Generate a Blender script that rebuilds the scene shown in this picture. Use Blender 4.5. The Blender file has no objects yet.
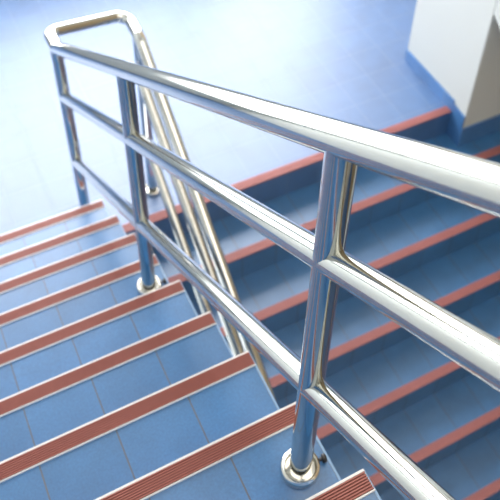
import bpy, math
from mathutils import Vector, Matrix

scene = bpy.context.scene
COL = scene.collection

# ------------------------------------------------------------------ dimensions (metres)
G, R = 0.2673, 0.1900            # going and riser of both flights
STRIP = 0.0457                   # depth of the nosing strip
YR = -0.088                      # edge of the landing above the lower flight
XP, XR = -0.0668, 0.2947         # balustrade lines of the upper and of the lower flight
K = 0.7105                       # pitch of the rails
HT, HM, HL = 1.1950, 0.9090, 0.4843     # rail heights at y = 0, upper flight
RHT, RHM, RHL = 1.0756, 0.7745, 0.3306  # rail heights at y = RPY, lower flight
P1, P2, P3, RPY = -2.0117, -0.9240, 0.0800, 0.1058
RAD = 0.0255
N_UP, N_DOWN = 12, 12
X_WALL_L, X_WALL_R, Y_BACK, Y_FRONT = -1.90, 3.40, 2.62, -5.60
Z_TOP = 5.30
X_GAP = 0.065                    # left side of the lower flight
PIL_X, PIL_Y0, PIL_Y1 = 2.085, -0.200, 0.412


# ------------------------------------------------------------------ materials
def new_mat(name):
    m = bpy.data.materials.new(name)
    m.use_nodes = True
    return m, m.node_tree.nodes, m.node_tree.links, m.node_tree.nodes['Principled BSDF']


def math_node(n, l, op, a, b=None, c=None):
    q = n.new('ShaderNodeMath')
    q.operation = op
    for i, v in enumerate((a, b, c)):
        if v is None:
            continue
        if isinstance(v, (int, float)):
            q.inputs[i].default_value = v
        else:
            l.new(v, q.inputs[i])
    return q.outputs[0]


def tile_material(name, base, grout, pitch, width, rough, both=True, off=(0.0, 0.0), coat=0.0):
    """Speckled blue glazed tile with thin joints on a fixed grid."""
    m, n, l, b = new_mat(name)
    geo = n.new('ShaderNodeNewGeometry')
    sep = n.new('ShaderNodeSeparateXYZ')
    l.new(geo.outputs['Position'], sep.inputs[0])
    masks = []
    cells = []
    for ax in ((0, 1) if both else (0,)):
        s = math_node(n, l, 'ADD', sep.outputs[ax], -off[ax] + 40 * pitch)
        u = math_node(n, l, 'DIVIDE', s, pitch)
        fr = math_node(n, l, 'FRACT', u)
        cells.append(math_node(n, l, 'FLOOR', u))
        d = math_node(n, l, 'ABSOLUTE', math_node(n, l, 'SUBTRACT', fr, 0.5))
        masks.append(math_node(n, l, 'GREATER_THAN', d, 0.5 - 0.5 * width / pitch))
    mask = masks[0] if len(masks) == 1 else math_node(n, l, 'MAXIMUM', masks[0], masks[1])
    # tile-to-tile variation
    wn = n.new('ShaderNodeTexWhiteNoise')
    wn.noise_dimensions = '3D'
    cb = n.new('ShaderNodeCombineXYZ')
    l.new(cells[0], cb.inputs[0])
    if len(cells) > 1:
        l.new(cells[1], cb.inputs[1])
    else:
        l.new(math_node(n, l, 'FLOOR', math_node(n, l, 'DIVIDE', sep.outputs[2], R)), cb.inputs[1])
    l.new(cb.outputs[0], wn.inputs['Vector'])
    # cloudy glaze and fine speckle
    n1 = n.new('ShaderNodeTexNoise'); n1.inputs['Scale'].default_value = 9.0; n1.inputs['Detail'].default_value = 4.0
    n2 = n.new('ShaderNodeTexNoise'); n2.inputs['Scale'].default_value = 170.0; n2.inputs['Detail'].default_value = 2.0
    l.new(geo.outputs['Position'], n1.inputs['Vector']); l.new(geo.outputs['Position'], n2.inputs['Vector'])
    v = math_node(n, l, 'MULTIPLY_ADD', wn.outputs['Value'], 0.12, 0.94)
    v = math_node(n, l, 'MULTIPLY', v, math_node(n, l, 'MULTIPLY_ADD', n1.outputs['Fac'], 0.5, 0.75))
    v = math_node(n, l, 'MULTIPLY', v, math_node(n, l, 'MULTIPLY_ADD', n2.outputs['Fac'], 0.6, 0.70))
    sc = n.new('ShaderNodeVectorMath'); sc.operation = 'SCALE'
    sc.inputs[0].default_value = base
    l.new(v, sc.inputs['Scale'])
    mx = n.new('ShaderNodeMix'); mx.data_type = 'RGBA'
    l.new(mask, mx.inputs['Factor'])
    l.new(sc.outputs[0], mx.inputs['A'])
    mx.inputs['B'].default_value = (*grout, 1)
    l.new(mx.outputs['Result'], b.inputs['Base Color'])
    l.new(math_node(n, l, 'MULTIPLY_ADD', mask, 0.4, rough), b.inputs['Roughness'])
    b.inputs['Specular IOR Level'].default_value = 0.95
    b.inputs['Coat Weight'].default_value = coat; b.inputs['Coat Roughness'].default_value = 0.48
    bp = n.new('ShaderNodeBump'); bp.inputs['Strength'].default_value = 0.12; bp.inputs['Distance'].default_value = 0.0015
    hgt = math_node(n, l, 'SUBTRACT', math_node(n, l, 'MULTIPLY', n1.outputs['Fac'], 0.5), mask)
    l.new(hgt, bp.inputs['Height'])
    l.new(bp.outputs[0], b.inputs['Normal'])
    return m


def plain(name, col, rough=0.6, metal=0.0, noise=0.06, scale=14.0, bump=0.0):
    m, n, l, b = new_mat(name)
    tx = n.new('ShaderNodeTexNoise'); tx.inputs['Scale'].default_value = scale; tx.inputs['Detail'].default_value = 5.0
    geo = n.new('ShaderNodeNewGeometry'); l.new(geo.outputs['Position'], tx.inputs['Vector'])
    sc = n.new('ShaderNodeVectorMath'); sc.operation = 'SCALE'; sc.inputs[0].default_value = col
    l.new(math_node(n, l, 'MULTIPLY_ADD', tx.outputs['Fac'], 2 * noise, 1 - noise), sc.inputs['Scale'])
    l.new(sc.outputs[0], b.inputs['Base Color'])
    b.inputs['Roughness'].default_value = rough
    b.inputs['Metallic'].default_value = metal
    if bump:
        bp = n.new('ShaderNodeBump'); bp.inputs['Strength'].default_value = bump; bp.inputs['Distance'].default_value = 0.002
        l.new(tx.outputs['Fac'], bp.inputs['Height']); l.new(bp.outputs[0], b.inputs['Normal'])
    return m


BLUE = (0.034, 0.140, 0.32)
M_TREAD = tile_material('blue_stair_tile', BLUE, (0.085, 0.085, 0.09), 0.1983, 0.0036, 0.33, both=False, off=(0.0009, 0), coat=0.25)
M_FLOOR = tile_material('blue_landing_tile', (0.040, 0.118, 0.285), (0.13, 0.20, 0.33), 0.1983, 0.0034, 0.40, both=True, off=(0.0009, -0.006), coat=0.65)
M_SKIRT = tile_material('blue_skirting_tile', (0.06, 0.18, 0.42), (0.25, 0.3, 0.36), 0.3966, 0.003, 0.3, both=True)
M_STEEL = plain('polished_stainless_steel', (0.60, 0.612, 0.59), 0.09, 1.0, 0.03, 60.0, 0.0)
M_FLANGE = plain('satin_stainless_steel', (0.78, 0.76, 0.70), 0.17, 1.0, 0.03, 60.0)
M_ALU = plain('white_aluminium_edge', (0.70, 0.70, 0.70), 0.35, 0.15, 0.02, 40.0)
M_GRIP = plain('terracotta_grip_rubber', (0.31, 0.102, 0.083), 0.42, 0.0, 0.12, 45.0)
M_GRIP_SKYTINT = plain('grip_rubber_sky_tint', (0.40, 0.155, 0.15), 0.42, 0.0, 0.10, 45.0)  # terracotta grip with sky reflection painted in as pink, aluminium edges included
M_WHITE = plain('white_wall_paint', (0.585, 0.62, 0.61), 0.7, 0.0, 0.015, 3.0)
M_CEIL = plain('ceiling_paint', (0.62, 0.60, 0.55), 0.8, 0.0, 0.015, 3.0)
M_OCHRE = plain('ochre_wall_paint', (0.42, 0.32, 0.20), 0.7, 0.0, 0.015, 3.0)
M_CREAM = plain('cream_wall_paint', (0.46, 0.42, 0.34), 0.7, 0.0, 0.015, 3.0)
M_EDGE = plain('pale_edge_grout', (0.22, 0.36, 0.55), 0.5, 0.0, 0.05, 40.0)
M_BLACK = plain('black_screw', (0.012, 0.012, 0.014), 0.4, 0.0, 0.05, 40.0)
M_SLATE = plain('grey_upper_floor', (0.24, 0.34, 0.50), 0.5, 0.0, 0.05, 10.0)


# ------------------------------------------------------------------ mesh helpers
def link_mesh(name, verts, faces, mat, parent=None, smooth=False, loc=(0, 0, 0), auto=None):
    me = bpy.data.meshes.new(name)
    me.from_pydata([tuple(v) for v in verts], [], faces)
    mats = mat if isinstance(mat, (list, tuple)) else [mat]
    for q in mats:
        me.materials.append(q)
    if smooth:
        for p in me.polygons:
            p.use_smooth = True
    me.validate(); me.update()
    import bmesh
    bm = bmesh.new(); bm.from_mesh(me)
    bmesh.ops.recalc_face_normals(bm, faces=bm.faces)
    bm.to_mesh(me); bm.free()
    if auto is not None:
        me.set_sharp_from_angle(angle=auto)
    o = bpy.data.objects.new(name, me)
    o.location = loc
    COL.objects.link(o)
    if parent is not None:
        o.parent = parent
    return o


class MB:
    def __init__(self):
        self.v, self.f = [], []

    def add(self, v, f):
        o = len(self.v)
        self.v += [Vector(x) for x in v]
        self.f += [tuple(o + i for i in q) for q in f]
        return self

    def box(self, x0, x1, y0, y1, z0, z1):
        v = [(x, y, z) for x in (x0, x1) for y in (y0, y1) for z in (z0, z1)]
        return self.add(v, [(0, 1, 3, 2), (4, 6, 7, 5), (0, 4, 5, 1), (2, 3, 7, 6), (0, 2, 6, 4), (1, 5, 7, 3)])

    def prism_x(self, prof, x0, x1):
        """(y, z) profile swept along x."""
        k = len(prof)
        v = [(x0, y, z) for y, z in prof] + [(x1, y, z) for y, z in prof]
        f = [tuple(range(k)), tuple(range(2 * k - 1, k - 1, -1))]
        f += [(i, (i + 1) % k, k + (i + 1) % k, k + i) for i in range(k)]
        return self.add(v, f)

    def prism_z(self, poly, z0, z1):
        k = len(poly)
        v = [(x, y, z0) for x, y in poly] + [(x, y, z1) for x, y in poly]
        f = [tuple(range(k)), tuple(range(2 * k - 1, k - 1, -1))]
        f += [(i, (i + 1) % k, k + (i + 1) % k, k + i) for i in range(k)]
        return self.add(v, f)

    def tube(self, pts, rad, seg=40):
        pts = [Vector(p) for p in pts]
        rings = []
        t0 = (pts[1] - pts[0]).normalized()
        ref = Vector((0, 0, 1)) if abs(t0.z) < 0.9 else Vector((1, 0, 0))
        nrm = (ref - ref.dot(t0) * t0).normalized()
        prev = t0
        for i, p in enumerate(pts):
            if i == 0:
                t = t0
            elif i == len(pts) - 1:
                t = (pts[-1] - pts[-2]).normalized()
            else:
                t = ((pts[i + 1] - p).normalized() + (p - pts[i - 1]).normalized()).normalized()
            q = prev.rotation_difference(t)
            nrm = (q @ nrm); nrm = (nrm - nrm.dot(t) * t).normalized()
            prev = t
            bn = t.cross(nrm)
            rings.append([p + rad * (math.cos(a) * nrm + math.sin(a) * bn)
                          for a in (2 * math.pi * j / seg for j in range(seg))])
        v = [x for r in rings for x in r]
        f = []
        for i in range(len(rings) - 1):
            for j in range(seg):
                a, b = i * seg + j, i * seg + (j + 1) % seg
                f.append((a, b, b + seg, a + seg))
        f.append(tuple(range(seg)))
        f.append(tuple(range((len(rings) - 1) * seg, len(rings) * seg))[::-1])
        return self.add(v, f)

    def lathe(self, prof, centre=(0, 0, 0), seg=48, rot=None):
        c = Vector(centre)
        v = []
        for r_, z in prof:
            for j in range(seg):
                a = 2 * math.pi * j / seg
                p = Vector((r_ * math.cos(a), r_ * math.sin(a), z))
                if rot is not None:
                    p = rot @ p
                v.append(c + p)
        f = []
        for i in range(len(prof) - 1):
            for j in range(seg):
                a, b = i * seg + j, i * seg + (j + 1) % seg
                f.append((a, b, b + seg, a + seg))
        f.append(tuple(range(seg)))
        f.append(tuple(range((len(prof) - 1) * seg, len(prof) * seg))[::-1])
        return self.add(v, f)

    def build(self, name, mat, parent=None, smooth=False, auto=None):
        return link_mesh(name, self.v, self.f, mat, parent, smooth, auto=auto)


def fillet(points, radii, n=10):
    """Polyline with rounded corners."""
    pts = [Vector(p) for p in points]
    out = [pts[0]]
    for i in range(1, len(pts) - 1):
        a, b, c = pts[i - 1], pts[i], pts[i + 1]
        u, w = (a - b).normalized(), (c - b).normalized()
        ang = u.angle(w)
        d = radii[i - 1] / math.tan(ang / 2)
        d = min(d, 0.49 * (a - b).length if i > 1 else d, 0.98 * (c - b).length)
        r_ = d * math.tan(ang / 2)
        ctr = b + (u + w).normalized() * (r_ / math.sin(ang / 2))
        s, e = b + u * d - ctr, b + w * d - ctr
        q = s.rotation_difference(e)
        ax, th = q.to_axis_angle()
        for j in range(n + 1):
            out.append(ctr + Matrix.Rotation(th * j / n, 3, ax) @ s)
    out.append(pts[-1])
    return out


def empty(name, loc, label, cat, group=None):
    o = bpy.data.objects.new(name, None)
    o.location = loc
    o.empty_display_size = 0.1
    COL.objects.link(o)
    o['label'] = label
    o['category'] = cat
    if group:
        o['group'] = group
    return o


def adopt(o, root):
    """Parent a mesh built in world coordinates to an Empty without moving it."""
    o.parent = root
    o.matrix_parent_inverse = Matrix.Translation(-Vector(root.location))
    return o


def struct(o):
    o['kind'] = 'structure'
    return o


# ------------------------------------------------------------------ the two flights of stairs
def nosing(root, y, z, x0, x1, edge=M_ALU, grip=M_GRIP):
    """Aluminium channel with a ribbed terracotta grip; front edge at y, tread level z."""
    b = MB()
    yf, yb = y + 0.003, y - STRIP
    h = 0.0048
    prof = [(yf, z - 0.006), (yf, z + h - 0.001), (yf - 0.001, z + h), (yf - 0.0054, z + h), (yf - 0.0054, z + 0.0008),
            (yb + 0.0035, z + 0.0008), (yb + 0.0035, z + h), (yb + 0.0008, z + h), (yb, z + h - 0.001), (yb, z - 0.0),
            (yf - 0.003, z - 0.0), (yf - 0.003, z - 0.006)]
    b.prism_x(prof, x0, x1)
    n = adopt(b.build('nosing_strip', edge), root)
    g = MB()
    ya, yz = yf - 0.0054, yb + 0.0035
    zb = z + 0.0008
    k = 7
    prof = [(ya, zb)]
    w = (ya - yz) / k
    for i in range(k):
        c = ya - i * w
        prof += [(c - 0.16 * w, zb + 0.0004), (c - 0.20 * w, zb + 0.0054), (c - 0.70 * w, zb + 0.0054), (c - 0.76 * w, zb + 0.0004)]
    prof += [(yz, zb)]
    g.prism_x(prof, x0 + 0.001, x1 - 0.001)
    gi = g.build('grip_insert', grip)
    gi.parent = n
    return n


upper = empty('stair_flight', (-0.95, 0, 0), 'upper flight of blue tiled stairs with white-edged terracotta nosings, left of the steel railing', 'stairs', 'flights of blue tiled stairs')
for k in range(1, N_UP + 1):
    y0, y1 = -(k - 1) * G, -k * G
    z = k * R
    bot0, bot1 = (0.0, z - 0.12) if k == 1 else (z - R - 0.12, z - 0.12)
    b = MB().prism_x([(y0, z), (y0, bot0), (y1, bot1), (y1, z)], X_WALL_L + 0.002, 0.0)
    st = adopt(b.build('step', M_TREAD), upper)
    e = MB().box(0.0, 0.0055, y1, y0, z - 0.035, z + 0.0005)
    ee = e.build('edge_trim', M_EDGE); ee.parent = st
    nosing(upper, y0, z, X_WALL_L + 0.004, 0.003)

lower = empty('stair_flight', (1.6, -0.1, 0), 'lower flight of shaded blue tiled stairs with nosings coloured pinkish for reflected sky, seen behind the steel railing', 'stairs', 'flights of blue tiled stairs')
nosing(lower, YR, 0.0, X_GAP, PIL_X - 0.014, M_GRIP_SKYTINT, M_GRIP_SKYTINT)
for k in range(1, N_DOWN + 1):
    y0, y1 = YR - (k - 1) * G, YR - k * G          # back and front of the tread
    z = -k * R
    b = MB().prism_x([(y0, z), (y1, z), (y1, z - R - 0.12), (y0, z - 0.12)], X_GAP, X_WALL_R - 0.002)
    adopt(b.build('step', M_TREAD), lower)
    # the tread faces the other way: its front is at -y
    n_ = MB()
    yf, yb, h = y1 - 0.003, y1 + STRIP, 0.0035
    prof = [(yf, z - 0.006), (yf, z + h - 0.001), (yf + 0.001, z + h), (yf + 0.0035, z + h), (yf + 0.0035, z + 0.0008),
            (yb - 0.0036, z + 0.0008), (yb - 0.0036, z + h), (yb - 0.0008, z + h), (yb, z + h - 0.001), (yb, z),
            (yf + 0.003, z), (yf + 0.003, z - 0.006)]
    n_.prism_x(prof, X_GAP, X_WALL_R - 0.004)
    no = adopt(n_.build('nosing_strip', M_GRIP_SKYTINT), lower)
    g_ = MB()
    ya, yz, zb = yf + 0.0035, yb - 0.0036, z + 0.0008
    w = (yz - ya) / 7
    prof = [(ya, zb)]
    for i in range(7):
        c = ya + i * w
        prof += [(c + 0.10 * w, zb + 0.0012), (c + 0.22 * w, zb + 0.0037), (c + 0.80 * w, zb + 0.0037), (c + 0.92 * w, zb + 0.0012)]
    prof += [(yz, zb)]
    gi = g_.prism_x(prof, X_GAP + 0.001, X_WALL_R - 0.005).build('grip_insert', M_GRIP_SKYTINT)
    gi.parent = no

# turn the landing-edge strip of the lower flight to face the stairs
for o in list(lower.children)[:1]:
    for q in [o] + list(o.children):
        for v in q.data.vertices:
            v.co.y = 2 * YR - v.co.y
        q.data.flip_normals()

# ------------------------------------------------------------------ railing (one welded piece, both runs and the return loop)
rail = empty('stair_railing', (XP, P3, 0), 'polished stainless steel tube railing with three rails that loops back at the landing', 'railing')
y_top = -3.42
yl, ye = 0.055, 0.082
y_low = -3.30
path = fillet([(XP, y_top, HT - K * y_top), (XP, yl, HT - K * yl), (XP, 0.182, 1.146), (XR + 0.004, 0.258, 1.066),
               (XR, ye, RHT + K * (ye - RPY) + 0.002), (XR, y_low, RHT + K * (y_low - RPY))],
              [0.05, 0.050, 0.055, 0.10], 10)
adopt(MB().tube(path, 0.0268, 48).build('handrail', M_STEEL, smooth=True, auto=math.radians(50)), rail)
for nm, h in (('mid_rail', HM), ('lower_rail', HL)):
    o = MB().tube([(XP, y_top, h - K * y_top), (XP, P3, h - K * P3)], RAD, 48).build(nm, M_STEEL, smooth=True, auto=math.radians(50))
    adopt(o, rail)
for nm, h in (('mid_rail', RHM), ('lower_rail', RHL)):
    o = MB().tube([(XR, RPY, h), (XR, y_low, h + K * (y_low - RPY))], RAD, 40).build(nm, M_STEEL, smooth=True, auto=math.radians(50))
    adopt(o, rail)


def post(x, y, z0, z1, bolt=True):
    p = MB().tube([(x, y, z0), (x, y, z1)], RAD, 48).build('post', M_STEEL, smooth=True, auto=math.radians(50))
    adopt(p, rail)
    prof = [(0.0450, 0.0005), (0.0462, 0.003), (0.0462, 0.011), (0.0452, 0.0160), (0.0430, 0.0195), (0.0400, 0.0210),
            (0.0372, 0.0200), (0.0352, 0.0170), (0.0342, 0.0120), (0.0338, 0.0050), (0.0262, 0.0040)]
    f = MB().lathe(prof, (x, y, z0)).build('base_flange', M_FLANGE, smooth=True, auto=math.radians(40))
    f.parent = p
    if bolt:
        rot = Matrix.Rotation(math.radians(90), 3, 'Y')
        rot = Matrix.Rotation(math.radians(-8), 3, 'Z') @ rot
        d = rot @ Vector((0, 0, 1))
        bprof = [(0.0042, 0.0), (0.0042, 0.006), (0.0090, 0.0065), (0.0105, 0.008), (0.0105, 0.014), (0.0090, 0.0158), (0.0040, 0.0158), (0.0035, 0.0130)]
        s = MB().lathe(bprof, Vector((x, y, z0 + 0.0125)) + d * 0.047, 20, rot).build('fixing_screw', M_BLACK, smooth=True, auto=math.radians(40))
        s['label'] = 'small black fixing screw'
        s.parent = p
    return p


for y, n in ((P1, 8), (P2, 4), (P3, 0), (-3.10, 12)):
    post(XP, y, n * R, HT - K * y - 0.004)
post(XR, RPY, 0.0, RHT - 0.012)
for y in (-1.32, -2.70):
    n = int(math.floor((YR - y) / G)) + 1
    post(XR, y, -n * R, RHT + K * (y - RPY) - 0.004)

# ------------------------------------------------------------------ pillar and parapet at the right of the landing
pillar = empty('pillar', (PIL_X + 0.65, 0.1, -R), 'white square-edged pillar with blue tiled skirting at the landing corner, top right', 'pillar')
b = MB().box(PIL_X, X_WALL_R - 0.003, PIL_Y0, PIL_Y1, -R, Z_TOP)
sh = adopt(b.build('shaft', M_WHITE), pillar)
bv = sh.modifiers.new('bevel', 'BEVEL'); bv.width = 0.006; bv.segments = 3; bv.limit_method = 'ANGLE'
s1 = MB().box(PIL_X - 0.010, PIL_X, PIL_Y0 - 0.010, PIL_Y1, -R + 0.0, 0.062)
s1 = MB().add([(PIL_X - 0.010, PIL_Y0 - 0.0, -R), (PIL_X, PIL_Y0, -R), (PIL_X, -0.0885, -R), (PIL_X - 0.010, -0.0885, -R),
               (PIL_X - 0.010, PIL_Y0, 0.046), (PIL_X, PIL_Y0, 0.046), (PIL_X, -0.0885, 0.06), (PIL_X - 0.010, -0.0885, 0.06)],
              [(0, 1, 2, 3), (4, 7, 6, 5), (0, 4, 5, 1), (1, 5, 6, 2), (2, 6, 7, 3), (3, 7, 4, 0)])
s1.box(PIL_X - 0.010, PIL_X, -0.0885, PIL_Y1, 0.0, 0.082)
s1.box(PIL_X - 0.010, X_WALL_R - 0.004, PIL_Y0 - 0.010, PIL_Y0, -R, -0.045)
adopt(s1.build('skirting', M_SKIRT), pillar)

par = empty('stair_parapet', (PIL_X + 0.06, -1.2, -0.9), 'white sloping parapet panel running down from the pillar at the right edge', 'parapet')
ya, yz = PIL_Y0 - 0.001, -2.60
za = lambda y: 0.818 + K * (y + 0.185)
b = MB().prism_x([(ya, za(ya)), (yz, za(yz)), (yz, za(yz) + 0.55), (ya, za(ya) + 0.55)], PIL_X, PIL_X + 0.12)
pp = adopt(b.build('panel', M_WHITE), par)
bv = pp.modifiers.new('bevel', 'BEVEL'); bv.width = 0.006; bv.segments = 3
nst = int(math.floor((YR - (-2.55)) / G)) + 1
adopt(MB().box(PIL_X, PIL_X + 0.12, -2.60, -2.50, -nst * R, za(-2.5) + 0.02).build('support', M_WHITE), par)

# ------------------------------------------------------------------ the setting
xr, yb = X_WALL_R, Y_BACK
fl = MB().prism_z([(X_WALL_L, 0.0), (X_GAP, 0.0), (X_GAP, YR), (PIL_X, YR), (PIL_X, PIL_Y1), (xr, PIL_Y1), (xr, yb), (X_WALL_L, yb)], -0.25, 0.0)
struct(fl.build('floor', M_FLOOR))
zu = (N_UP + 1) * R
struct(MB().box(X_WALL_L, X_GAP, Y_FRONT, -N_UP * G, zu - 0.25, zu).build('floor.001', M_FLOOR))
zl = -(N_DOWN + 1) * R
struct(MB().box(X_WALL_L, xr, Y_FRONT, YR - N_DOWN * G, zl - 0.2, zl).build('floor.002', M_FLOOR))
struct(MB().box(X_WALL_L - 0.2, xr + 0.2, Y_FRONT - 0.2, yb + 0.2, Z_TOP, Z_TOP + 0.2).build('ceiling', M_CEIL))
struct(MB().box(X_WALL_L - 0.2, X_WALL_L, Y_FRONT - 0.2, yb + 0.2, zl - 0.2, Z_TOP).build('wall_left', M_WHITE))
struct(MB().box(xr, xr + 0.2, Y_FRONT - 0.2, yb + 0.2, zl - 0.2, Z_TOP).build('wall_right', M_OCHRE))
struct(MB().box(X_WALL_L, xr, Y_FRONT - 0.2, Y_FRONT, zl - 0.2, Z_TOP).build('wall_front', M_CREAM))
# back wall with one tall stairwell window
WX0, WX1, WZ0, WZ1 = -1.75, 3.20, 0.82, 5.0
w = MB()
w.box(X_WALL_L, WX0, yb, yb + 0.2, -0.25, Z_TOP)
w.box(WX1, xr, yb, yb + 0.2, -0.25, Z_TOP)
w.box(WX0, WX1, yb, yb + 0.2, -0.25, WZ0)
w.box(WX0, WX1, yb, yb + 0.2, WZ1, Z_TOP)
struct(w.build('wall_back', M_WHITE))
f = MB()
for i in range(4):
    x = WX0 + (WX1 - WX0) * i / 3
    x = min(max(x, WX0 + 0.07), WX1 - 0.07)
    f.box(x - 0.07, x + 0.07, yb + 0.07, yb + 0.13, WZ0, WZ1)
for i in range(4):
    z = WZ0 + (WZ1 - WZ0) * i / 3
    z = min(max(z, WZ0 + 0.025), WZ1 - 0.025)
    f.box(WX0, WX1, yb + 0.075, yb + 0.125, z - 0.025, z + 0.025)
struct(f.build('window_1', M_WHITE))

# ------------------------------------------------------------------ light
wd = bpy.data.worlds.new('overcast_sky'); scene.world = wd; wd.use_nodes = True
n, l = wd.node_tree.nodes, wd.node_tree.links
bg = n['Background']
tc = n.new('ShaderNodeTexCoord'); sp = n.new('ShaderNodeSeparateXYZ'); l.new(tc.outputs['Generated'], sp.inputs[0])
rp = n.new('ShaderNodeValToRGB')
rp.color_ramp.elements[0].position = 0.46; rp.color_ramp.elements[0].color = (0.42, 0.43, 0.44, 1)
rp.color_ramp.elements[1].position = 0.54; rp.color_ramp.elements[1].color = (1.0, 0.98, 0.985, 1)
l.new(math_node(n, l, 'MULTIPLY_ADD', sp.outputs[2], 0.5, 0.5), rp.inputs[0])
l.new(rp.outputs[0], bg.inputs['Color'])
bg.inputs['Strength'].default_value = 10.5

pl = bpy.data.lights.new('window_portal', 'AREA'); pl.shape = 'RECTANGLE'; pl.size = WX1 - WX0; pl.size_y = WZ1 - WZ0
pl.cycles.is_portal = True
po = bpy.data.objects.new('window_portal', pl); COL.objects.link(po)
po.location = ((WX0 + WX1) / 2, yb + 0.19, (WZ0 + WZ1) / 2)
po.rotation_euler = (math.radians(-90), 0, 0)


def ceiling_fill(x, y, power, sx, sy, name='ceiling_fill'):
    la = bpy.data.lights.new(name, 'AREA'); la.shape = 'RECTANGLE'; la.size = sx; la.size_y = sy
    la.energy = power; la.color = (1.0, 0.93, 0.83)
    o = bpy.data.objects.new(name, la); COL.objects.link(o); o.location = (x, y, Z_TOP - 0.02)
    return o


ceiling_fill(0.9, -3.0, 150, 4.6, 4.2)  # added warm fill for the pillar front, no fixture behind it

# ------------------------------------------------------------------ camera
cd = bpy.data.cameras.new('camera'); cam = bpy.data.objects.new('camera', cd); COL.objects.link(cam)
r_ = Vector((0.88285568, -0.46710459, 0.04877651)); u_ = Vector((0.2866017, 0.61812872, 0.73196745)); f_ = Vector((0.37205551, 0.63224219, -0.67959142))
mw = Matrix.Identity(4)
for i in range(3):
    mw[i][0], mw[i][1], mw[i][2] = r_[i], u_[i], -f_[i]
mw.translation = Vector((-0.55055, -2.67728, 3.50025))
cam.matrix_world = mw
cd.sensor_width = 36.0
cd.lens = 36.0 * 851.38 / 500.0
cd.shift_x = (250 - 291.37) / 500.0
cd.shift_y = (75.38 - 250) / 500.0
cd.clip_start = 0.02
cd.dof.use_dof = True
cd.dof.focus_distance = 1.45
cd.dof.aperture_fstop = 6.5
scene.camera = cam

scene.view_settings.view_transform = 'Standard'
scene.view_settings.look = 'None'
scene.view_settings.gamma = 1.0
scene.view_settings.exposure = 0.05
scene.cycles.use_denoising = True
scene.cycles.max_bounces = 8
scene.cycles.sample_clamp_indirect = 20.0
